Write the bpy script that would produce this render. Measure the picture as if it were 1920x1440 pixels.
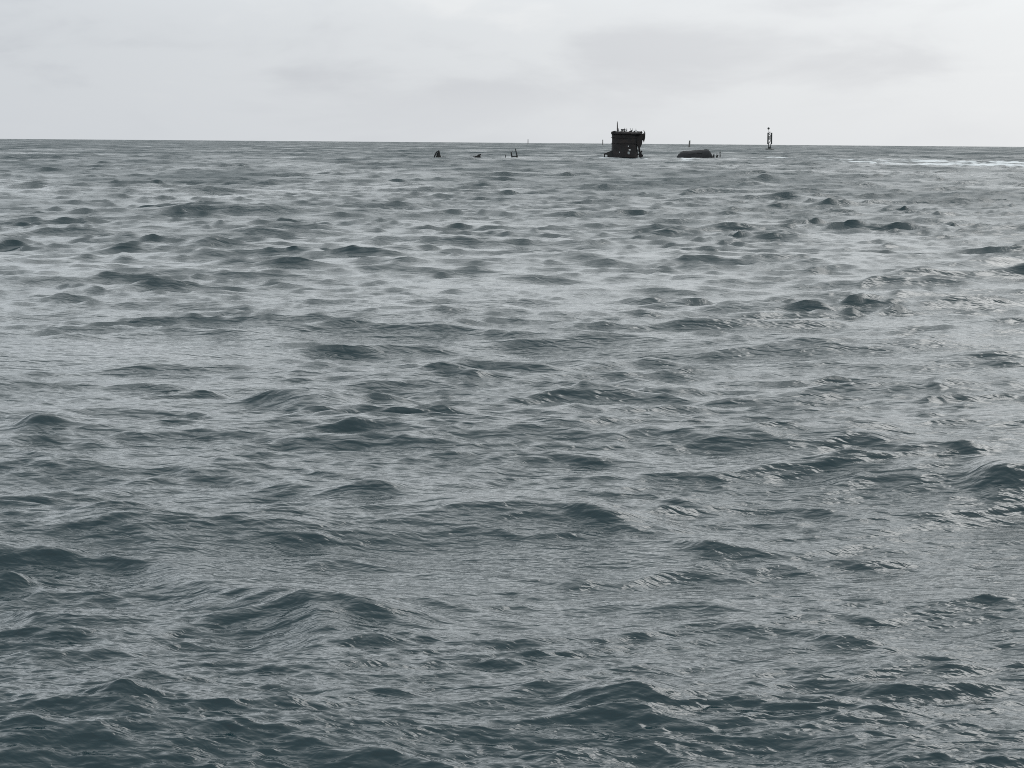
import bpy, bmesh, math, random
import numpy as np
from mathutils import Vector, Matrix, noise as mnoise

R = math.radians
scene = bpy.context.scene
col = scene.collection
for o in list(bpy.data.objects):
    bpy.data.objects.remove(o)

# ------------------------------------------------------------------ camera
CAM_H = 3.4
cam_d = bpy.data.cameras.new('camera')
cam_d.sensor_fit = 'HORIZONTAL'
cam_d.sensor_width = 36.0
cam_d.lens = 36.0 * 4200.0 / 1920.0
cam_d.clip_start = 0.1
cam_d.clip_end = 30000.0
cam = bpy.data.objects.new('camera', cam_d)
col.objects.link(cam)
PITCH, ROLL = 6.20, 0.45
cam.matrix_world = (Matrix.Translation((0, 0, CAM_H)) @ Matrix.Rotation(R(90 - PITCH), 4, 'X')
                    @ Matrix.Rotation(R(ROLL), 4, 'Z'))
scene.camera = cam

# ------------------------------------------------------------------ light
SUN_EL, SUN_AZ = 40.0, 29.0            # azimuth measured from +Y towards +X
sun_d = bpy.data.lights.new('sun', 'SUN')
sun_d.energy = 0.5
sun_d.angle = R(24)
sun_d.color = (1.0, 0.985, 0.96)
sun = bpy.data.objects.new('sun', sun_d)
col.objects.link(sun)
sv = Vector((math.sin(R(SUN_AZ)) * math.cos(R(SUN_EL)), math.cos(R(SUN_AZ)) * math.cos(R(SUN_EL)), math.sin(R(SUN_EL))))
sun.rotation_euler = sv.to_track_quat('Z', 'Y').to_euler()
sun.location = sv * 200

world = bpy.data.worlds.new('World')
scene.world = world
world.use_nodes = True
NT = world.node_tree
NT.nodes.clear()

def nd(nt, typ, **kw):
    n = nt.nodes.new(typ)
    for k, v in kw.items():
        if k.startswith('i_'):
            n.inputs[k[2:].replace('_', ' ')].default_value = v
        else:
            setattr(n, k, v)
    return n

def mth(nt, op, a, b=None, c=None, clamp=False):
    n = nt.nodes.new('ShaderNodeMath')
    n.operation = op
    n.use_clamp = clamp
    for i, v in enumerate((a, b, c)):
        if v is None:
            continue
        if isinstance(v, (int, float)):
            n.inputs[i].default_value = v
        else:
            nt.links.new(v, n.inputs[i])
    return n.outputs[0]

def mixc(nt, fac, a, b):
    n = nt.nodes.new('ShaderNodeMix')
    n.data_type = 'RGBA'
    for s, v in ((n.inputs['Factor'], fac), (n.inputs[6], a), (n.inputs[7], b)):
        if isinstance(v, (int, float)):
            s.default_value = v
        elif isinstance(v, tuple):
            s.default_value = v if len(v) == 4 else (*v, 1)
        else:
            nt.links.new(v, s)
    return n.outputs[2]

def ramp(nt, fac, stops):
    n = nt.nodes.new('ShaderNodeMapRange')
    n.interpolation_type = 'SMOOTHSTEP'
    nt.links.new(fac, n.inputs[0])
    for i, v in enumerate(stops):
        n.inputs[i + 1].default_value = v
    return n.outputs[0]

SKY_SEED = 19.8
def build_world():
    nt = NT
    tc = nd(nt, 'ShaderNodeTexCoord')
    nish = nd(nt, 'ShaderNodeTexSky', sky_type='NISHITA', sun_disc=False, sun_elevation=R(SUN_EL),
              sun_rotation=R(SUN_AZ), air_density=1.0, dust_density=1.0)
    blue = nd(nt, 'ShaderNodeVectorMath', operation='SCALE')
    blue.inputs['Scale'].default_value = 0.05
    nt.links.new(nish.outputs[0], blue.inputs[0])
    sep = nd(nt, 'ShaderNodeSeparateXYZ')
    nt.links.new(tc.outputs['Generated'], sep.inputs[0])
    # cloud layer: wide soft banks, flattened along the horizon
    def bank(scale, flat, seed, detail, rough, dist):
        cmb = nd(nt, 'ShaderNodeCombineXYZ')
        nt.links.new(sep.outputs[0], cmb.inputs[0])
        nt.links.new(mth(nt, 'ADD', sep.outputs[1], seed), cmb.inputs[1])
        nt.links.new(mth(nt, 'MULTIPLY', sep.outputs[2], flat), cmb.inputs[2])
        n = nd(nt, 'ShaderNodeTexNoise', i_Scale=scale, i_Detail=detail, i_Roughness=rough, i_Distortion=dist)
        nt.links.new(cmb.outputs[0], n.inputs['Vector'])
        return n
    n1 = bank(4.2, 4.5, SKY_SEED, 5.0, 0.5, 0.3)
    n2 = bank(11.0, 3.2, SKY_SEED + 5, 7.0, 0.55, 0.4)
    tex = mth(nt, 'ADD', mth(nt, 'MULTIPLY', n1.outputs[0], 0.62), mth(nt, 'MULTIPLY', n2.outputs[0], 0.38))
    # relief fades into the even murk near the horizon
    rel = ramp(nt, sep.outputs[2], (0.004, 0.035, 0.3, 1.0))
    dark = mth(nt, 'MULTIPLY', ramp(nt, tex, (0.49, 0.62, 0.0, 1.0)), rel)
    lite = mth(nt, 'MULTIPLY', ramp(nt, tex, (0.48, 0.38, 0.0, 1.0)), rel)
    c = mixc(nt, mth(nt, 'MULTIPLY', dark, 0.9), (0.64, 0.675, 0.715), (0.51, 0.54, 0.59))
    c = mixc(nt, mth(nt, 'MULTIPLY', lite, 0.55), c, (0.80, 0.815, 0.83))
    # a cloud deck is thinner overhead than along the horizon
    up = ramp(nt, sep.outputs[2], (0.045, 0.20, 0.0, 1.0))
    c = mixc(nt, mth(nt, 'MULTIPLY', up, 0.9), c, (1.55, 1.655, 1.72))
    # broad brightening of the cloud round the veiled sun
    dot = nd(nt, 'ShaderNodeVectorMath', operation='DOT_PRODUCT')
    nt.links.new(tc.outputs['Generated'], dot.inputs[0])
    dot.inputs[1].default_value = sv
    glow = ramp(nt, dot.outputs['Value'], (0.55, 1.0, 0.0, 1.0))
    c = mixc(nt, mth(nt, 'MULTIPLY', glow, 0.42), c, (1.8, 1.77, 1.7))
    c = mixc(nt, 0.93, blue.outputs[0], c)
    bg = nd(nt, 'ShaderNodeBackground')
    bg.inputs['Strength'].default_value = 1.0
    nt.links.new(c, bg.inputs['Color'])
    out = nd(nt, 'ShaderNodeOutputWorld')
    nt.links.new(bg.outputs[0], out.inputs[0])
build_world()

scene.view_settings.view_transform = 'Standard'
scene.view_settings.look = 'None'
scene.view_settings.exposure = 0.0
scene.view_settings.gamma = 1.0
scene.view_settings.use_curve_mapping = False
scene.cycles.use_denoising = False
scene.cycles.max_bounces = 5
scene.cycles.filter_width = 1.0
scene.cycles.sample_clamp_indirect = 4.0
scene.cycles.sample_clamp_direct = 8.0

# ------------------------------------------------------------------ sea
EARTH = 6371000.0 * 7 / 6
SPECTRUM = [  # longest, shortest wavelength, rms slope, choppiness, spreading exponent
    (8.0, 3.0, 0.06, 1.7, 5.0),
    (3.0, 1.2, 0.085, 1.3, 5.0),
    (1.2, 0.45, 0.10, 1.0, 5.0),
    (0.45, 0.16, 0.13, 0.4, 4.0),
    (0.16, 0.05, 0.15, 0.15, 3.0),
    (22.0, 8.0, 0.035, 1.0, 4.0),
]
WIND = R(-90 + 6)                      # direction the waves run: towards the camera

def make_tile(i, lmax, lmin, slope, chop, spread, N=1024):
    rng = np.random.default_rng(1871 + i * 17)
    L = lmax * 19.0
    rot = R((13, 41, -29, 67, -52, 24)[i])
    k1 = 2 * np.pi * np.fft.fftfreq(N, L / N)
    kx, ky = np.meshgrid(k1, k1, indexing='ij')
    k = np.hypot(kx, ky)
    k[0, 0] = 1
    th = np.arctan2(ky, kx) + rot - WIND
    c = np.cos(th)
    d = np.where(c > 0, np.abs(c) ** (2 * spread), 0.06 * np.abs(c) ** 2) + 0.015
    lo, hi = 2 * np.pi / lmax, 2 * np.pi / lmin
    x = np.log(k)
    w = 1 / (1 + np.exp(-(x - np.log(lo)) * 14)) / (1 + np.exp((x - np.log(hi)) * 14))
    S = k ** -4.0 * d * w
    S[0, 0] = 0
    A = np.sqrt(S) * (rng.standard_normal((N, N)) + 1j * rng.standard_normal((N, N)))
    h = np.fft.ifft2(A)
    ms = np.sqrt(np.mean(np.real(np.fft.ifft2(1j * kx * A)) ** 2 + np.real(np.fft.ifft2(1j * ky * A)) ** 2))
    g = slope / ms
    H = np.real(h) * g
    if i < 3:                           # peaked crests over flat troughs
        rms = H.std()
        H = H + 0.18 * (H * H / rms - rms)
    # horizontal displacement towards the crests
    DX = np.real(np.fft.ifft2(1j * kx / k * A)) * g * chop
    DY = np.real(np.fft.ifft2(1j * ky / k * A)) * g * chop
    cr, sr = math.cos(rot), math.sin(rot)
    DX, DY = cr * DX - sr * DY, sr * DX + cr * DY
    return np.stack((DX, DY, H), -1).astype(np.float32), L, rot

def sample(tile, L, rot, X, Y):
    N = tile.shape[0]
    cr, sr = math.cos(rot), math.sin(rot)
    u = (cr * X + sr * Y) / L * N
    v = (-sr * X + cr * Y) / L * N
    iu, iv = np.floor(u).astype(np.int64), np.floor(v).astype(np.int64)
    fu, fv = (u - iu)[..., None].astype(np.float32), (v - iv)[..., None].astype(np.float32)
    iu %= N; iv %= N
    ju, jv = (iu + 1) % N, (iv + 1) % N
    return (tile[iu, iv] * (1 - fu) * (1 - fv) + tile[ju, iv] * fu * (1 - fv)
            + tile[iu, jv] * (1 - fu) * fv + tile[ju, jv] * fu * fv)

def sstep(a, b, x):
    t = np.clip((x - a) / (b - a), 0, 1)
    return t * t * (3 - 2 * t)

def vnoise(X, Y, seed):
    """smooth value noise"""
    rng = np.random.default_rng(seed)
    T = rng.random((128, 128)).astype(np.float32)
    iu, iv = np.floor(X).astype(np.int64), np.floor(Y).astype(np.int64)
    fu, fv = X - iu, Y - iv
    fu = fu * fu * (3 - 2 * fu); fv = fv * fv * (3 - 2 * fv)
    a, b = iu % 128, iv % 128
    a1, b1 = (a + 1) % 128, (b + 1) % 128
    return T[a, b] * (1 - fu) * (1 - fv) + T[a1, b] * fu * (1 - fv) + T[a, b1] * (1 - fu) * fv + T[a1, b1] * fu * fv

# single steep crests: x, y, half length along crest, width, height, crest heading in degrees (0 = along X)
CRESTS = [
    (-2.92, 27.70, 1.30, 0.27, 0), (-9.45, 68.84, 1.00, 0.27, 0), (-3.11, 61.67, 1.62, 0.18, -6),
    (-2.05, 16.95, 1.25, 0.20, -66), (0.42, 13.72, 0.60, 0.12, 0), (1.10, 12.96, 0.55, 0.13, -8),
    (4.42, 21.05, 0.60, 0.19, -10), (-5.27, 24.40, 0.45, 0.16, -3), (2.78, 24.02, 0.65, 0.13, -5),
    (3.84, 37.37, 1.20, 0.15, -2), (6.17, 31.40, 0.50, 0.13, 0), (-2.00, 20.90, 0.40, 0.11, -4),
    (0.00, 27.09, 1.00, 0.15, 3), (-2.30, 13.05, 0.35, 0.11, 6), (2.97, 46.37, 0.45, 0.14, 0),
    (0.33, 35.22, 1.05, 0.14, 4), (-3.03, 15.12, 0.50, 0.10, 4), (2.69, 14.52, 0.45, 0.10, -4),
    (-2.38, 12.11, 0.40, 0.09, 3), (-9.59, 58.20, 0.85, 0.13, 0), (-2.86, 35.14, 0.55, 0.10, 3),
    (0.82, 24.32, 0.70, 0.10, 3), (-4.50, 28.44, 0.65, 0.10, 8),
    (0.86, 29.71, 0.70, 0.12, 3), (-4.31, 21.60, 0.60, 0.08, -5), (0.58, 19.69, 0.55, 0.11, 0),
    (63.0, 520.0, 4.0, 0.55, 0)]
# breaking water: x, y, half length, half depth, strength
SURF = [(76, 360, 15, 32, 1.0), (80, 318, 13, 20, .62), (62, 385, 9, 26, .9), (86, 420, 18, 40, .8), (70, 455, 14, 22, .7), (62, 505, 12, 16, .75), (46, 474, 4, 8, .75),
        (34, 448, 3.2, 10, .7), (30, 405, 2.6, 9, .5), (20.0, 455.0, 4.5, 2.6, .8), (26.2, 455.4, 2.6, 2.6, .9), (0.2, 447.6, 2.0, 2.0, .6), (-6.6, 433.5, 2.0, 2.0, .6)]

def build_sea():
    back = 5.0                          # the fan's apex lies this far behind the viewpoint
    rows = [11.0]
    while rows[-1] < 9000.0:
        d = rows[-1] - back
        px = (d * d + CAM_H ** 2) / (CAM_H * 2240.0)          # depth of one picture row
        s = 0.80 * px
        if d < 10.6:
            s = 0.05
        elif d > 600:
            s = 1.5 * (d / 600.0) ** 2.6
        elif d > 30:
            s = min(s, 0.175 * (d / 40.0) ** 0.79)
        rows.append(rows[-1] + s)
    rows = np.array(rows)
    core = np.linspace(-14.6, 14.6, 790)
    side = 14.6 + np.cumsum(0.05 * 1.22 ** np.arange(28))
    ang = np.radians(np.concatenate((-side[::-1], core, side)))
    nr, nc = len(rows), len(ang)
    RR, AA = np.meshgrid(rows, ang, indexing='ij')
    X, Y = RR * np.sin(AA), RR * np.cos(AA) - back
    dr = np.gradient(rows)[:, None]
    dc = np.gradient(ang)[None, :] * RR
    sp = np.maximum(dr * np.where(RR > 45, 0.4, 0.8), dc)
    P = np.zeros((nr, nc, 3), np.float32)
    P[..., 0], P[..., 1] = X, Y
    gust = np.clip(-0.15 + 1.1 * vnoise(X / 7.0 + 50, Y / 5.0 + 50, 5) + 1.2 * vnoise(X / 2.2 + 20, Y / 1.5 + 20, 6), 0.25, 2.0)     # patches of livelier and calmer water
    missing = np.zeros((nr, nc), np.float32)
    lost = np.full((nr, nc), 0.006, np.float32)              # slope variance finer than the mesh
    for i, band in enumerate(SPECTRUM):
        tile, L, rot = make_tile(i, *band)
        w = 1 - sstep(math.log(band[1] * 0.30), math.log(band[0] * 0.42), np.log(sp))
        far = (0.1, 0.6, 0.9, 0.5, 0.0, 0.0)[i] * sstep(22, 90, RR)
        amp = w * (1 + far) if i in (0, 1, 5) else w * gust * (1 + far)
        P += sample(tile, L, rot, X, Y) * amp[..., None]
        lost += ((1 - w if i in (0, 1, 5) else (1 - w) * gust) * band[2] ** 2).astype(np.float32)
        if i in (2, 3):
            missing += (1 - w) * 0.5
    rng = random.Random(77)
    small = []
    while len(small) < 900:             # scattered short steep wavelets
        d = 11.0 * (420.0 / 11.0) ** rng.random()
        a = rng.uniform(-17, 17)
        z = (0.6 + 0.9 * rng.random() ** 2) * (0.75 + 0.25 * min(1, d / 60) + 0.45 * min(1, d / 300))
        small.append((d * math.sin(R(a)), d * math.cos(R(a)), 0.42 * z * rng.uniform(0.8, 1.7) * (1 + 2.0 * min(1, d / 90)), 0.052 * z, rng.gauss(0, 11)))
    for _ in range(900):
        d = 230.0 * (950.0 / 230.0) ** rng.random()
        a = rng.uniform(-15, 15)
        z = rng.uniform(0.7, 1.3) * (d / 400.0) ** 0.4
        small.append((d * math.sin(R(a)), d * math.cos(R(a)), 2.0 * z * rng.uniform(0.5, 1.7), 0.13 * z, rng.gauss(0, 8)))
    for k, (x, y, hl, ht, hd) in enumerate([(x, y, hl * 1.8, ht * 1.0, hd) for x, y, hl, ht, hd in CRESTS] + small):
        rc = math.hypot(x, y + back)
        reach = 3.2 * hl * abs(math.sin(R(hd))) + 26 * ht
        r0, r1 = np.searchsorted(rows, (rc - reach, rc + reach))
        Xs, Ys = X[r0:r1], Y[r0:r1]
        c, q = math.cos(R(hd)), math.sin(R(hd))
        u, v = c * (Xs - x) + q * (Ys - y), -q * (Xs - x) + c * (Ys - y)
        near = (np.abs(u) < 3.2 * hl) & (np.abs(v) < 26 * ht)
        u, v = u[near], v[near]
        bow = rng.uniform(-0.05, 0.16)
        v = v + bow * u * u / hl + 0.12 * hl * np.sin(u / hl * 2.6 + k) + 0.05 * hl * np.sin(u / hl * 6.7 + 3 * k)
        env = np.exp(-np.abs(u / hl) ** 1.6) * (0.8 + 0.25 * np.sin(u / hl * 4.3 + 2 * k) + 0.12 * np.sin(u / hl * 9.1 + k))
        wf, wb = ht * 1.5, ht * 5.0
        wv = np.where(v < 0, wf, wb)
        e = 0.18 * wv
        ridge = np.exp(-(np.sqrt(v * v + e * e) - e) / wv)
        trough = 0.25 * np.exp(-((v + 3.2 * ht) / (2.2 * ht)) ** 2)
        P[r0:r1, :, 2][near] += (ht * env * (ridge - trough)).astype(np.float32)
    foam = np.zeros((nr, nc), np.float32)
    for (x, y, hl, hd, st) in SURF:
        e = np.exp(-((X - x) / hl) ** 2 - ((Y - y) / hd) ** 2) * st
        foam = np.maximum(foam, e)
    n = 0.55 * vnoise(X / 4.0 + 30, Y / 14.0 + 30, 11) + 0.45 * vnoise(X / 1.0 + 60, Y / 5.0 + 60, 12)
    foam = foam * sstep(0.36, 0.70, n + 0.12 * foam)
    P[..., 2] += foam * 0.12
    P[..., 2] -= (X ** 2 + Y ** 2) / (2 * EARTH)
    me = bpy.data.meshes.new('sea_water')
    me.vertices.add(nr * nc)
    me.vertices.foreach_set('co', P.reshape(-1))
    idx = np.arange(nr * nc, dtype=np.int32).reshape(nr, nc)
    q = np.stack((idx[:-1, :-1], idx[:-1, 1:], idx[1:, 1:], idx[1:, :-1]), -1).reshape(-1, 4)
    nq = len(q)
    me.loops.add(nq * 4)
    me.loops.foreach_set('vertex_index', np.ascontiguousarray(q).reshape(-1))
    me.polygons.add(nq)
    me.polygons.foreach_set('loop_start', np.arange(0, nq * 4, 4, dtype=np.int32))
    me.polygons.foreach_set('use_smooth', np.ones(nq, dtype=bool))
    dist = np.hypot(X, Y)
    # cat's-paws: streaks where gusts roughen the water more or less
    paws = 0.45 * vnoise(X / 14.0 + 9, Y / 45.0 + 9, 21) + 0.35 * vnoise(X / 5.0 + 40, Y / 22.0 + 40, 22) + 0.2 * vnoise(X / 2.0 + 70, Y / 12.0 + 70, 23)
    paws = 1 + sstep(40, 150, dist) * (1.6 * (paws - 0.5))
    for nm, arr in (('foam', foam), ('far_chop', missing), ('far_swell', sstep(150, 700, dist)), ('ripple_fine', 1 - sstep(14, 32, dist)), ('ripple_small', 1 - sstep(30, 75, dist)), ('unresolved', paws * np.sqrt(np.sqrt(lost) * (0.20 + 0.40 * sstep(25, 200, dist) + 0.50 * sstep(200, 900, dist))))):
        a = me.attributes.new(nm, 'FLOAT', 'POINT')
        a.data.foreach_set('value', arr.reshape(-1).astype(np.float32))
    me.update()
    me.validate()
    o = bpy.data.objects.new('sea_water', me)
    col.objects.link(o)
    o['kind'] = 'structure'
    o['label'] = 'choppy grey green sea under an overcast sky'
    print('SEA', nr, nc, nq * 2)
    return o

def water_material():
    m = bpy.data.materials.new('sea_water')
    m.use_nodes = True
    nt = m.node_tree
    nt.nodes.clear()
    geo = nd(nt, 'ShaderNodeNewGeometry')
    fa = nd(nt, 'ShaderNodeAttribute', attribute_name='foam')
    ch = nd(nt, 'ShaderNodeAttribute', attribute_name='far_chop')

    def rip(rot, sx, sy, scale, detail, rough, dist=0.3):
        mp = nd(nt, 'ShaderNodeMapping', vector_type='TEXTURE')
        mp.inputs['Rotation'].default_value = (0, 0, R(rot))
        mp.inputs['Scale'].default_value = (sx, sy, 1)
        nt.links.new(geo.outputs['Position'], mp.inputs['Vector'])
        n = nd(nt, 'ShaderNodeTexNoise', i_Scale=scale, i_Detail=detail, i_Roughness=rough, i_Distortion=dist)
        nt.links.new(mp.outputs[0], n.inputs['Vector'])
        return n.outputs[0]
    def bump(h, dist, prev=None, strength=1.0):
        b = nd(nt, 'ShaderNodeBump')
        if isinstance(strength, float):
            b.inputs['Strength'].default_value = strength
        else:
            nt.links.new(strength, b.inputs['Strength'])
        b.inputs['Distance'].default_value = dist
        nt.links.new(h, b.inputs['Height'])
        if prev:
            nt.links.new(prev.outputs[0], b.inputs['Normal'])
        return b
    fine = mth(nt, 'ADD', rip(8, 2.4, 1.0, 20.0, 1.0, 0.5, 0.5), mth(nt, 'MULTIPLY', rip(-20, 2.0, 1.0, 29.0, 1.0, 0.5, 0.5), 0.6))
    small = mth(nt, 'ADD', rip(4, 2.6, 1.0, 6.5, 1.0, 0.5, 0.6), mth(nt, 'MULTIPLY', rip(-17, 2.2, 1.0, 9.5, 1.0, 0.5, 0.6), 0.6))
    mid = mth(nt, 'ADD', rip(5, 2.4, 1.0, 1.6, 2.0, 0.6, 0.6), mth(nt, 'MULTIPLY', rip(-22, 2.0, 1.0, 2.8, 2.0, 0.6, 0.6), 0.6))
    rf = nd(nt, 'ShaderNodeAttribute', attribute_name='ripple_fine')
    rs = nd(nt, 'ShaderNodeAttribute', attribute_name='ripple_small')
    b1 = bump(fine, 0.009, None, rf.outputs['Fac'])
    b1 = bump(small, 0.034, b1, rs.outputs['Fac'])
    b2 = bump(mid, 0.20, b1, ch.outputs['Fac'])
    fs = nd(nt, 'ShaderNodeAttribute', attribute_name='far_swell')
    b2 = bump(rip(2, 2.0, 1.0, 0.16, 3.0, 0.6, 0.5), 2.2, b2, fs.outputs['Fac'])
    p = nd(nt, 'ShaderNodeBsdfPrincipled')
    p.inputs['Base Color'].default_value = (0.0005, 0.0145, 0.019, 1)
    ur = nd(nt, 'ShaderNodeAttribute', attribute_name='unresolved')
    nt.links.new(ur.outputs['Fac'], p.inputs['Roughness'])
    p.inputs['IOR'].default_value = 1.333
    nt.links.new(b2.outputs[0], p.inputs['Normal'])
    f = nd(nt, 'ShaderNodeBsdfPrincipled')
    f.inputs['Base Color'].default_value = (0.52, 0.55, 0.56, 1)
    f.inputs['Roughness'].default_value = 0.7
    lace = rip(0, 1.0, 4.0, 0.8, 6.0, 0.7, 0.8)
    fm = mth(nt, 'MULTIPLY', 0.72, mth(nt, 'MULTIPLY', ramp(nt, mth(nt, 'ADD', fa.outputs['Fac'], mth(nt, 'MULTIPLY', lace, 0.5)), (0.35, 0.95, 0, 1)),
             ramp(nt, fa.outputs['Fac'], (0.02, 0.3, 0, 1))))
    mx = nd(nt, 'ShaderNodeMixShader')
    nt.links.new(fm, mx.inputs[0]); nt.links.new(p.outputs[0], mx.inputs[1]); nt.links.new(f.outputs[0], mx.inputs[2])
    out = nd(nt, 'ShaderNodeOutputMaterial')
    nt.links.new(mx.outputs[0], out.inputs[0])
    return m

sea = build_sea()
sea.data.materials.append(water_material())

# ------------------------------------------------------------------ materials for the solid things
def rough_material(name, base, alt, rough=0.75, scale=3.0, bump=0.02, metallic=0.0):
    m = bpy.data.materials.new(name)
    m.use_nodes = True
    nt = m.node_tree
    p = nt.nodes['Principled BSDF']
    tc = nd(nt, 'ShaderNodeTexCoord')
    n = nd(nt, 'ShaderNodeTexNoise', i_Scale=scale, i_Detail=8.0, i_Roughness=0.65)
    nt.links.new(tc.outputs['Object'], n.inputs['Vector'])
    n2 = nd(nt, 'ShaderNodeTexNoise', i_Scale=scale * 6, i_Detail=5.0, i_Roughness=0.7)
    nt.links.new(tc.outputs['Object'], n2.inputs['Vector'])
    nt.links.new(mixc(nt, ramp(nt, n.outputs[0], (0.42, 0.66, 0, 1)), base, alt), p.inputs['Base Color'])
    p.inputs['Roughness'].default_value = rough
    p.inputs['Metallic'].default_value = metallic
    b = nd(nt, 'ShaderNodeBump')
    b.inputs['Distance'].default_value = bump
    nt.links.new(n2.outputs[0], b.inputs['Height'])
    nt.links.new(b.outputs[0], p.inputs['Normal'])
    return m

RUST = rough_material('rusted_iron', (0.006, 0.005, 0.0055), (0.013, 0.008, 0.007), 0.85, 1.2, 0.05)
WET = rough_material('wet_hull_plate', (0.008, 0.009, 0.010), (0.014, 0.015, 0.017), 0.9, 1.5, 0.03)
DARK = rough_material('weedy_iron', (0.006, 0.007, 0.007), (0.012, 0.012, 0.010), 0.8, 2.0, 0.04)
FEATHER = rough_material('black_feather', (0.012, 0.012, 0.014), (0.022, 0.020, 0.020), 0.6, 9.0, 0.01)
BEACON = rough_material('dark_green_paint', (0.010, 0.015, 0.015), (0.018, 0.022, 0.021), 0.6, 1.5, 0.01)
PILE = rough_material('weathered_pile', (0.085, 0.085, 0.080), (0.14, 0.135, 0.125), 0.8, 1.5, 0.02)
WHITE = rough_material('white_paint', (0.72, 0.72, 0.70), (0.60, 0.60, 0.57), 0.6, 2.0, 0.01)

def link(name, bm, mat, parent=None, loc=(0, 0, 0), smooth=False):
    bmesh.ops.recalc_face_normals(bm, faces=bm.faces)
    me = bpy.data.meshes.new(name)
    bm.to_mesh(me)
    bm.free()
    me.materials.append(mat)
    if smooth:
        for p in me.polygons:
            p.use_smooth = True
    o = bpy.data.objects.new(name, me)
    o.location = loc
    o.parent = parent
    col.objects.link(o)
    return o

def thing(name, label, cat, loc, group=None, rotz=0.0):
    o = bpy.data.objects.new(name, None)
    o.empty_display_size = 0.5
    o.location = loc
    o.rotation_euler = (0, 0, R(rotz))
    col.objects.link(o)
    return tag(o, label, cat, group)

def tag(o, label, cat, group=None):
    o['label'] = label
    o['category'] = cat
    if group:
        o['group'] = group
    return o

def tube(bm, pts, seg=8, flat=1.0):
    """a rod through (x, y, z, radius) points with closed ends"""
    rings = []
    for i, (x, y, z, r) in enumerate(pts):
        a = Vector(pts[max(i - 1, 0)][:3]); b = Vector(pts[min(i + 1, len(pts) - 1)][:3])
        t = (b - a).normalized()
        s = t.cross(Vector((0, 1, 0.001)))
        s = s.normalized() if s.length > 1e-4 else Vector((1, 0, 0))
        w = t.cross(s).normalized()
        rings.append([bm.verts.new(Vector((x, y, z)) + s * (r * math.cos(2 * math.pi * k / seg)) + w * (r * flat * math.sin(2 * math.pi * k / seg)))
                      for k in range(seg)])
    for a, b in zip(rings, rings[1:]):
        for k in range(seg):
            bm.faces.new((a[k], a[(k + 1) % seg], b[(k + 1) % seg], b[k]))
    bm.faces.new(rings[0]); bm.faces.new(rings[-1][::-1])
    return bm

def slab(bm, pts, y0, y1, jit=0.0, seed=0):
    """an outline in x-z with real depth in y"""
    rng = random.Random(seed)
    f = [bm.verts.new((x + rng.uniform(-jit, jit), y0 + rng.uniform(-jit, jit), z + rng.uniform(-jit, jit))) for x, z in pts]
    b = [bm.verts.new((x + rng.uniform(-jit, jit), y1 + rng.uniform(-jit, jit), z + rng.uniform(-jit, jit))) for x, z in pts]
    n = len(pts)
    bm.faces.new(f); bm.faces.new(b[::-1])
    for k in range(n):
        bm.faces.new((f[k], b[k], b[(k + 1) % n], f[(k + 1) % n]))
    return bm

def box(bm, x0, x1, y0, y1, z0, z1):
    return slab(bm, [(x0, z0), (x1, z0), (x1, z1), (x0, z1)], y0, y1)

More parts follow.
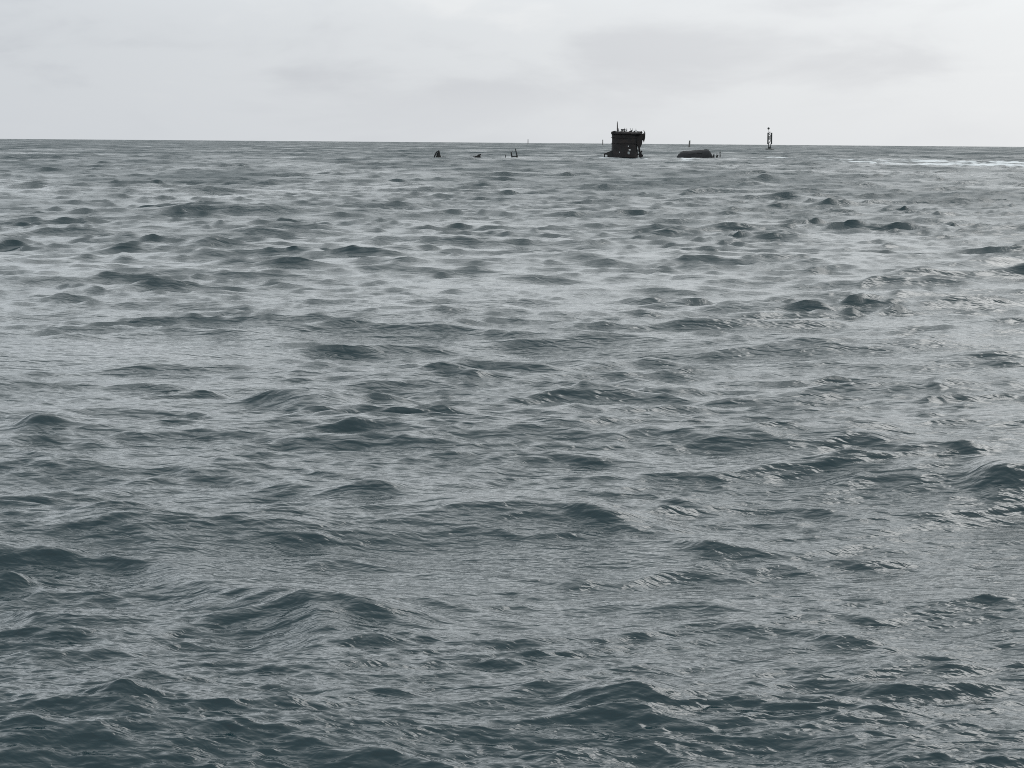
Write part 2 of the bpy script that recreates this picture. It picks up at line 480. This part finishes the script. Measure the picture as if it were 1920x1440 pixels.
# ------------------------------------------------------------------ the wrecked tower
TX, TY = 22.44, 458.3
def build_tower():
    t = thing('wreck_tower', 'tall black rusted iron tower of the wreck with ragged sides and a thin mast', 'wreck', (TX, TY, 0))
    NT_, NZ = 84, 28
    rng = random.Random(4)
    cx, ax, ay, zb, zt = 0.05, 2.58, 2.1, -1.8, 5.0
    bm = bmesh.new()
    V = []
    for k in range(NZ + 1):
        z = zb + (zt - zb) * k / NZ
        row = []
        for i in range(NT_):
            a = 2 * math.pi * i / NT_
            n = mnoise.noise(Vector((math.cos(a) * 2.2, math.sin(a) * 2.2, z * 0.9)))
            r = 1 + 0.03 * n
            ca, sa = math.cos(a), math.sin(a)
            # a rounded-off oblong rather than a plain round
            e = (abs(ca) ** 3.2 + abs(sa) ** 3.2) ** (-1 / 3.2)
            row.append(bm.verts.new((cx + ax * r * e * ca, ay * r * e * sa, z)))
        V.append(row)
    holes = [(0.79, 2.53, .13, .14), (0.99, 1.78, .16, .12), (0.86, 1.14, .2, .17), (-1.1, 1.26, .11, .11), (2.56, 1.9, .10, .7)]
    for k in range(NZ):
        for i in range(NT_):
            q = (V[k][i], V[k][(i + 1) % NT_], V[k + 1][(i + 1) % NT_], V[k + 1][i])
            c = sum((v.co for v in q), Vector()) / 4
            if c.y < -1.0 and any(abs(c.x - hx) < hw and abs(c.z - hz) < hh for hx, hz, hw, hh in holes):
                continue
            if c.y > 1.0 and c.z < 3.0 and c.z > 0.5 and (0.3 < c.x < 1.7 or -1.6 < c.x < -0.7 or c.x > 2.0):
                continue                                   # the far side is rusted through
            if c.x > 2.45 and 0.9 < c.z < 2.7 and rng.random() < 0.2:
                continue
            bm.faces.new(q)
    bmesh.ops.delete(bm, geom=[v for v in bm.verts if not v.link_faces], context='VERTS')
    bmesh.ops.recalc_face_normals(bm, faces=bm.faces)
    bmesh.ops.solidify(bm, geom=bm.faces[:], thickness=0.12)
    wall = link('wall', bm, RUST, t)
    for z, dr in ((3.05, .06), (4.2, .05), (0.35, .06)):
        bm = bmesh.new()
        prev = None
        n = 60
        rings = []
        for i in range(n):
            a = 2 * math.pi * i / n
            e = (abs(math.cos(a)) ** 3.2 + abs(math.sin(a)) ** 3.2) ** (-1 / 3.2)
            ring = []
            for rr, zz in ((0.99, -.06), (1.0 + dr, -.06), (1.0 + dr, .06), (0.99, .06)):
                ring.append(bm.verts.new((cx + ax * e * rr * math.cos(a), ay * e * rr * math.sin(a), z + zz)))
            rings.append(ring)
        for i in range(n):
            if z < 3.1 and 0 <= i < 6 or rng.random() < 0.08:
                continue
            a, b = rings[i], rings[(i + 1) % n]
            for k in range(4):
                bm.faces.new((a[k], b[k], b[(k + 1) % 4], a[(k + 1) % 4]))
        link('ring_band', bm, RUST, wall)
    # deck plate with a lip that overhangs the wall
    bm = bmesh.new()
    n = 64
    lv = []
    for zz, g in ((4.78, -0.02), (4.92, 0.13), (5.2, 0.10), (5.36, -0.12), (5.42, -0.9)):
        ring = []
        for i in range(n):
            a = 2 * math.pi * i / n
            e = (abs(math.cos(a)) ** 3.4 + abs(math.sin(a)) ** 3.4) ** (-1 / 3.4)
            w = 0.10 * mnoise.noise(Vector((math.cos(a) * 5, math.sin(a) * 5, zz)))
            x = 0.43 + (2.98 + g) * e * math.cos(a) * (1 + w * .4)
            ring.append(bm.verts.new((x, (2.25 + g) * e * math.sin(a), zz + w - (0.10 if x > 1.2 else 0) * (zz > 5))))
        lv.append(ring)
    for a, b in zip(lv, lv[1:]):
        for i in range(n):
            bm.faces.new((a[i], a[(i + 1) % n], b[(i + 1) % n], b[i]))
    bm.faces.new(lv[0][::-1]); bm.faces.new(lv[-1])
    deck = link('top_deck', bm, RUST, t)
    bm = bmesh.new()
    tube(bm, [(0, 0, 0, .42), (0, 0, .12, .45), (0, 0, .2, .36), (0, 0, .24, .12)], 14)
    link('hatch_cover', bm, RUST, deck, (3.0, -0.5, 5.24))
    for x, y in ((-1.9, -.4), (0.0, -1.4), (1.3, -.9)):
        bm = bmesh.new()
        tube(bm, [(0, 0, 0, .16), (0, 0, .14, .2), (0, 0, .2, .12)], 8)
        link('bollard_stub', bm, RUST, deck, (x, y, 5.36))
    for i, (x, h, w) in enumerate(((-2.3, .16, .5), (-.75, .22, .35), (.95, .2, .3), (1.95, .26, .34), (2.65, .2, .25), (3.35, .22, .3))):
        bm = bmesh.new()
        slab(bm, [(x - w, 5.2), (x + w, 5.18), (x + w * .7, 5.3 + h * .5), (x + w * .2, 5.36 + h), (x - w * .3, 5.34 + h * .6), (x - w * .8, 5.34)], -1.9 + .2 * i, -1.6 + .2 * i, .03, i)
        link('torn_edge', bm, RUST, deck)
    bm = bmesh.new()
    tube(bm, [(-1.43, 0, 5.3, .13), (-1.43, 0, 6.2, .11), (-1.45, 0, 7.1, .085), (-1.47, 0, 7.5, .03)], 8)
    mast = link('mast', bm, RUST, t)
    # overhanging side that has broken away below
    bm = bmesh.new()
    slab(bm, [(2.45, 5.05), (3.3, 5.1), (3.68, 4.95), (3.72, 4.2), (3.6, 3.5), (3.62, 3.0), (3.42, 2.55), (3.22, 2.2), (3.2, 1.8),
              (2.92, 1.75), (2.85, 2.3), (2.68, 2.55), (2.5, 2.7)], -1.3, 1.2, .05, 3)
    side = link('side_plating', bm, RUST, t)
    bm = bmesh.new()
    slab(bm, [(3.55, 5.0), (4.1, 5.12), (4.24, 4.85), (4.2, 4.2), (4.1, 3.75), (3.95, 3.2), (3.82, 3.7), (3.7, 4.2)], -.9, -.1, .04, 5)
    link('hanging_plate', bm, RUST, t)
    bm = bmesh.new()
    slab(bm, [(3.6, 4.85), (4.15, 4.6), (4.12, 4.0), (3.9, 3.6), (3.6, 3.9)], 0.1, .9, .05, 6)
    link('hanging_plate', bm, RUST, t)
    # sloping foot on the left, standing on two legs
    bm = bmesh.new()
    slab(bm, [(-2.35, 1.65), (-3.0, 1.35), (-3.5, 1.2), (-4.1, .98), (-4.18, .75), (-3.5, .66), (-3.2, .45), (-3.05, 0), (-2.95, -1.8), (-2.3, -1.8)], -1.1, .9, .04, 7)
    foot = link('sloping_foot', bm, DARK, t)
    for x, y in ((-4.02, -.6), (-3.98, .5), (-3.32, -.5)):
        bm = bmesh.new()
        tube(bm, [(x + .05, y, -1.8, .12), (x + .02, y, 0, .12), (x, y, .8, .10)], 8)
        link('leg', bm, DARK, t)
    # twisted struts on the right
    for i, pts in enumerate(([(3.1, -.4, 2.0, .14), (3.2, -.4, 1.2, .12), (3.25, -.4, .4, .1), (3.25, -.4, -1.8, .1)],
                             [(2.75, -.2, 1.75, .09), (3.1, -.3, 1.3, .1), (3.6, -.3, .8, .12), (3.78, -.3, .4, .14)],
                             [(3.6, -.2, 1.55, .15), (3.4, -.2, 1.2, .16), (3.0, -.2, .85, .1), (2.6, -.2, .7, .07)],
                             [(2.6, .6, 2.5, .1), (2.72, .6, 1.2, .12), (2.7, .6, -1.8, .12)])):
        bm = bmesh.new()
        tube(bm, pts, 6)
        link('strut', bm, RUST, t)
    bm = bmesh.new()
    slab(bm, [(3.0, .85), (3.5, .95), (3.85, .6), (3.7, .3), (3.3, .2), (2.95, .45)], -.6, .1, .06, 9)
    link('torn_plate', bm, RUST, t)
    return t
build_tower()

# ------------------------------------------------------------------ birds on the tower
def bird_mesh(lean, wings):
    """standing cormorant: body, neck, head, bill and tail as one skin of rings; feet at the origin"""
    bm = bmesh.new()
    l = lean
    tube(bm, [(-.20, 0, .02, .012), (-.15, 0, .06, .035), (-.10, 0, .13, .075), (-.04 + l * .2, 0, .24, .10), (.02 + l * .5, 0, .35, .085),
              (.05 + l * .8, 0, .43, .045), (.05 + l, 0, .52, .034), (.06 + l * 1.1, 0, .59, .038), (.10 + l * 1.2, 0, .62, .040),
              (.15 + l * 1.3, 0, .615, .018), (.23 + l * 1.4, 0, .60, .006)], 8)
    for sy in (-.05, .05):
        tube(bm, [(-.03, sy, .16, .02), (-.02, sy, .03, .016), (.05, sy, 0.0, .02)], 5)
    if wings:
        for s in (-1, 1):
            slab(bm, [(-.02, .42), (s * .22, .50), (s * .42, .40), (s * .46, .24), (s * .30, .16), (s * .10, .18)], -.025, .025, .012, 3 + s)
    return bm

BIRDS = [
    (-1.17, -.3, 5.40, 90, .00, False, 'dark cormorant standing at the foot of the thin mast on the tower'),
    (-0.28, -.6, 5.40, 10, .14, True, 'dark cormorant leaning with half open wings on the tower top'),
    (0.46, -.4, 5.40, 75, .00, False, 'upright dark cormorant in the middle of the tower top'),
    (1.33, -.5, 5.30, 200, .02, False, 'dark cormorant on the tower, left one of the close pair'),
    (1.56, -.2, 5.30, 60, .00, False, 'dark cormorant on the tower, right one of the close pair'),
    (2.34, -.4, 5.28, 100, .00, False, 'slim dark cormorant next to the rounded hatch cover on the tower'),
    (4.05, -.5, 5.02, 170, .03, False, 'dark cormorant perched on the torn plate at the tower right end'),
]
for x, y, z, rz, lean, wings, lab in BIRDS:
    o = link('cormorant', bird_mesh(lean, wings), FEATHER, None, (TX + x, TY + y, z), True)
    o.rotation_euler = (0, 0, R(rz))
    o.scale = (1.15, 1.15, 1.15)
    tag(o, lab, 'bird', 'cormorants resting on the wrecked tower')

# ------------------------------------------------------------------ upturned hull beside the tower
HX, HY = 38.8, 482.1
def build_hull():
    t = thing('upturned_hull', 'low rounded black hull lying awash to the right of the tower', 'wreck', (HX, HY, 0), None, -4)
    st = [(-3.9, .25, .5), (-3.6, .75, .9), (-3.1, 1.18, 1.25), (-2.4, 1.40, 1.5), (-1.5, 1.46, 1.65), (-.5, 1.54, 1.7), (.5, 1.62, 1.7),
          (1.5, 1.70, 1.6), (2.4, 1.80, 1.45), (2.9, 1.72, 1.25), (3.25, 1.35, 1.0), (3.6, .75, .7), (3.85, .3, .35)]
    bm = bmesh.new()
    n = 18
    rows = []
    for x, zt, b in st:
        ring = []
        for k in range(n + 1):
            a = math.pi * k / n
            ca, sa = math.cos(a), math.sin(a)
            e = (abs(ca) ** 2.6 + abs(sa) ** 2.6) ** (-1 / 2.6)
            w = 1 + .02 * mnoise.noise(Vector((x, k * .4, 0)))
            ring.append(bm.verts.new((x + .04 * mnoise.noise(Vector((x * 2, k, 3))), -b * e * ca * w, -1.2 + (zt + 1.2) * e * sa * w)))
        rows.append(ring)
    for a, b in zip(rows, rows[1:]):
        for k in range(n):
            bm.faces.new((a[k], b[k], b[k + 1], a[k + 1]))
    bm.faces.new(rows[0]); bm.faces.new(rows[-1][::-1])
    hull = link('hull', bm, WET, t, smooth=True)
    bm = bmesh.new()
    tube(bm, [(x, 0, z + .0, .09) for x, z, b in st[2:-3]], 6)
    link('keel_bar', bm, DARK, hull)
    bm = bmesh.new()
    tube(bm, [(x, -b * .80, z * .62 + .0, .05) for x, z, b in st[4:8]], 6)
    link('strake', bm, DARK, hull)
    return t
build_hull()
def post(name, pts, lab, cat, loc, mat=DARK, group=None, seg=7):
    bm = bmesh.new()
    tube(bm, pts, seg)
    return tag(link(name, bm, mat, None, loc), lab, cat, group)
post('iron_stub', [(.1, 0, -1.5, .2), (0, 0, .3, .17), (.02, 0, .8, .12), (.05, 0, .95, .04)], 'short dark stub touching the right end of the rounded hull', 'stub', (HX + 3.95, HY - .8, 0), group='stubs right of the rounded hull')
tb = thing('broken_post', 'broken dark post with a jagged arm between two thinner stubs', 'post', (HX + 4.62, HY - 1.0, 0), 'stubs right of the rounded hull')
bm = bmesh.new(); slab(bm, [(-.26, -1.5), (.2, -1.5), (.16, .35), (.04, .75), (.0, 1.1), (-.08, 1.12), (-.1, .6), (-.24, .2)], -.2, .2, .03, 2); link('shaft', bm, DARK, tb)
bm = bmesh.new(); tube(bm, [(.0, 0, .45, .1), (.22, 0, .66, .08), (.34, 0, .62, .03)], 6); link('arm', bm, DARK, tb)
tb = thing('thin_stake', 'tall thin stake farthest right of the rounded hull', 'stake', (HX + 5.3, HY - .6, 0), 'stubs right of the rounded hull')
bm = bmesh.new(); tube(bm, [(0, 0, -1.5, .13), (.02, 0, .5, .11), (0, 0, 1.2, .07), (0, 0, 1.75, .035)], 7); link('shaft', bm, DARK, tb)
bm = bmesh.new(); tube(bm, [(-.18, 0, 1.28, .04), (.2, 0, 1.25, .04)], 6); link('crosspiece', bm, DARK, tb)

# ------------------------------------------------------------------ fragments left of the tower
t = thing('wreck_fragment', 'dark pointed wreck fragment of leaning plates, farthest left in the sea', 'wreck', (-14.52, 427.6, .12))
bm = bmesh.new(); slab(bm, [(-.85, -1.5), (-.55, -1.5), (-.42, .1), (-.12, .85), (.12, 1.15), (-.02, 1.22), (-.3, .98), (-.62, .35)], -.5, .1, .03, 1); link('leaning_plate', bm, DARK, t)
bm = bmesh.new(); slab(bm, [(-.32, -1.5), (.8, -1.5), (.66, .15), (.5, .55), (.42, 1.2), (.3, 1.36), (.1, 1.3), (.16, 1.1), (-.12, .7), (-.26, .1)], -.2, .6, .03, 2); link('leaning_plate', bm, DARK, t)
bm = bmesh.new(); tube(bm, [(.5, .2, -.4, .16), (.95, .2, .06, .12), (1.6, .2, .03, .08), (2.2, .2, -.3, .06)], 6); link('awash_rib', bm, DARK, t)
t = thing('wreck_rib', 'low jagged wreck lump barely breaking the water, midway between fragment and forked frame', 'wreck', (-6.84, 435.5, .22))
bm = bmesh.new(); slab(bm, [(-.9, -1.5), (.5, -1.5), (.42, .1), (.38, .34), (.56, .44), (.5, .56), (.2, .52), (-.06, .44), (-.3, .2), (-.66, .12)], -.4, .3, .03, 3); link('lump', bm, DARK, t)
bm = bmesh.new(); tube(bm, [(-.5, -.2, -.6, .1), (-.75, -.2, .05, .08), (-1.05, -.2, .1, .04)], 6); link('bent_bar', bm, DARK, t)
post('small_stake', [(.1, 0, -1.5, .1), (.02, 0, .05, .08), (-.1, 0, .45, .05)], 'small thin stake just left of the forked frame', 'stake', (-1.63, 447.7, .2))
t = thing('forked_frame', 'forked dark frame of two leaning uprights standing in the sea', 'wreck', (0.0, 449.4, .15))
bm = bmesh.new(); slab(bm, [(-.34, -1.5), (-.02, -1.5), (-.28, .3), (-.42, 1.0), (-.66, 1.06), (-.58, .5)], -.15, .15, .02, 1); link('short_upright', bm, DARK, t)
bm = bmesh.new(); slab(bm, [(.42, -1.5), (.88, -1.5), (.78, .2), (.62, .75), (.46, 1.4), (.4, 1.68), (.26, 1.7), (.3, 1.3), (.46, .7), (.5, .1)], -.18, .18, .02, 2); link('tall_upright', bm, DARK, t)
bm = bmesh.new(); tube(bm, [(-.3, 0, .08, .1), (.6, 0, .1, .11)], 6); link('cross_sill', bm, DARK, t)
bm = bmesh.new(); tube(bm, [(-.55, .05, 1.02, .03), (-.1, .05, 1.12, .025), (.4, .05, 1.12, .025)], 5); link('wire_rail', bm, DARK, t)

# ------------------------------------------------------------------ lattice beacon
def build_beacon():
    t = thing('lattice_beacon', 'dark lattice sea beacon with a ball topmark on a round float', 'beacon', (124.5, 1096.8, -0.08))
    bm = bmesh.new(); tube(bm, [(0, 0, -1.2, 1.5), (0, 0, -.1, 2.05), (0, 0, .55, 2.05), (0, 0, .72, 1.7)], 20); fl = link('float', bm, BEACON, t)
    bm = bmesh.new(); tube(bm, [(0, 0, .7, .82), (0, 0, 1.5, .82), (0, 0, 1.62, .6)], 14); link('pedestal', bm, BEACON, fl)
    w = .86
    for sx in (-1, 1):
        for sy in (-1, 1):
            bm = bmesh.new()
            tube(bm, [(sx * .45, sy * .45, 1.5, .12), (sx * .62, sy * .62, 2.8, .12)], 6)
            link('leg', bm, BEACON, t)
            bm = bmesh.new()
            box(bm, sx * w - .23, sx * w + .23, sy * w - .2, sy * w + .2, 2.75, 8.3)
            link('corner_post', bm, BEACON, t)
    for z in (2.8, 4.9, 6.7, 8.1):
        bm = bmesh.new()
        for s in (-1, 1):
            box(bm, -w + .18, w - .18, s * w - .08, s * w + .08, z - .1, z + .1)
            box(bm, s * w - .08, s * w + .08, -w + .18, w - .18, z - .1, z + .1)
        link('ring_frame', bm, BEACON, t)
    for z0, z1, d in ((2.9, 4.8, 1), (6.8, 8.0, -1)):
        for sy in (-1, 1):
            bm = bmesh.new()
            tube(bm, [(-d * .7, sy * w, z0, .1), (d * .7, sy * w, z1, .1)], 6)
            link('brace', bm, BEACON, t)
    for z in (5.1, 5.4, 5.7, 6.0, 6.3):
        bm = bmesh.new()
        box(bm, -.66, .66, -.93, -.80, z, z + .23)
        link('slat', bm, BEACON, t)
    bm = bmesh.new(); tube(bm, [(0, 0, 8.0, .2), (0, 0, 8.6, .22), (.05, 0, 8.75, .12), (.05, 0, 9.0, .05)], 8); link('lantern', bm, BEACON, t)
    bm = bmesh.new(); tube(bm, [(-.68, 0, 8.2, .06), (-.68, 0, 10.0, .05)], 6); st = link('staff', bm, BEACON, t)
    bm = bmesh.new(); bmesh.ops.create_uvsphere(bm, u_segments=16, v_segments=10, radius=.56); link('ball_topmark', bm, BEACON, st, (-.68, 0, 10.35), True)
    return t
build_beacon()

# ------------------------------------------------------------------ far channel piles
def pile(loc, h, r, lean, lab, white):
    t = thing('channel_pile', lab, 'marker', loc, 'channel piles on the horizon')
    bm = bmesh.new(); tube(bm, [(-lean, 0, -1.5, r), (-lean * .3, 0, h * .5, r * .95), (0, 0, h - .5, r * .8)], 10); link('shaft', bm, PILE, t)
    bm = bmesh.new(); tube(bm, [(0, 0, h - .52, r * .95), (0, 0, h - .1, r * .95), (0, 0, h + .15, r * .5)], 10); link('cap', bm, WHITE if white else PILE, t)
    bm = bmesh.new(); tube(bm, [(0, 0, h + .12, r * .25), (0, 0, h + .5, r * .22)], 8); link('lantern', bm, WHITE if white else PILE, t)
pile((122.3, 1567.8, -.16), 5.0, .62, .35, 'grey pile with a pale cap on the horizon above the rounded hull', True)
pile((90.6, 2297.8, -.35), 5.2, .50, .0, 'thin far pile on the horizon just left of the tower', False)
pile((15.5, 2475.0, -.41), 5.2, .45, .0, 'faint far pile on the horizon above the forked frame', False)
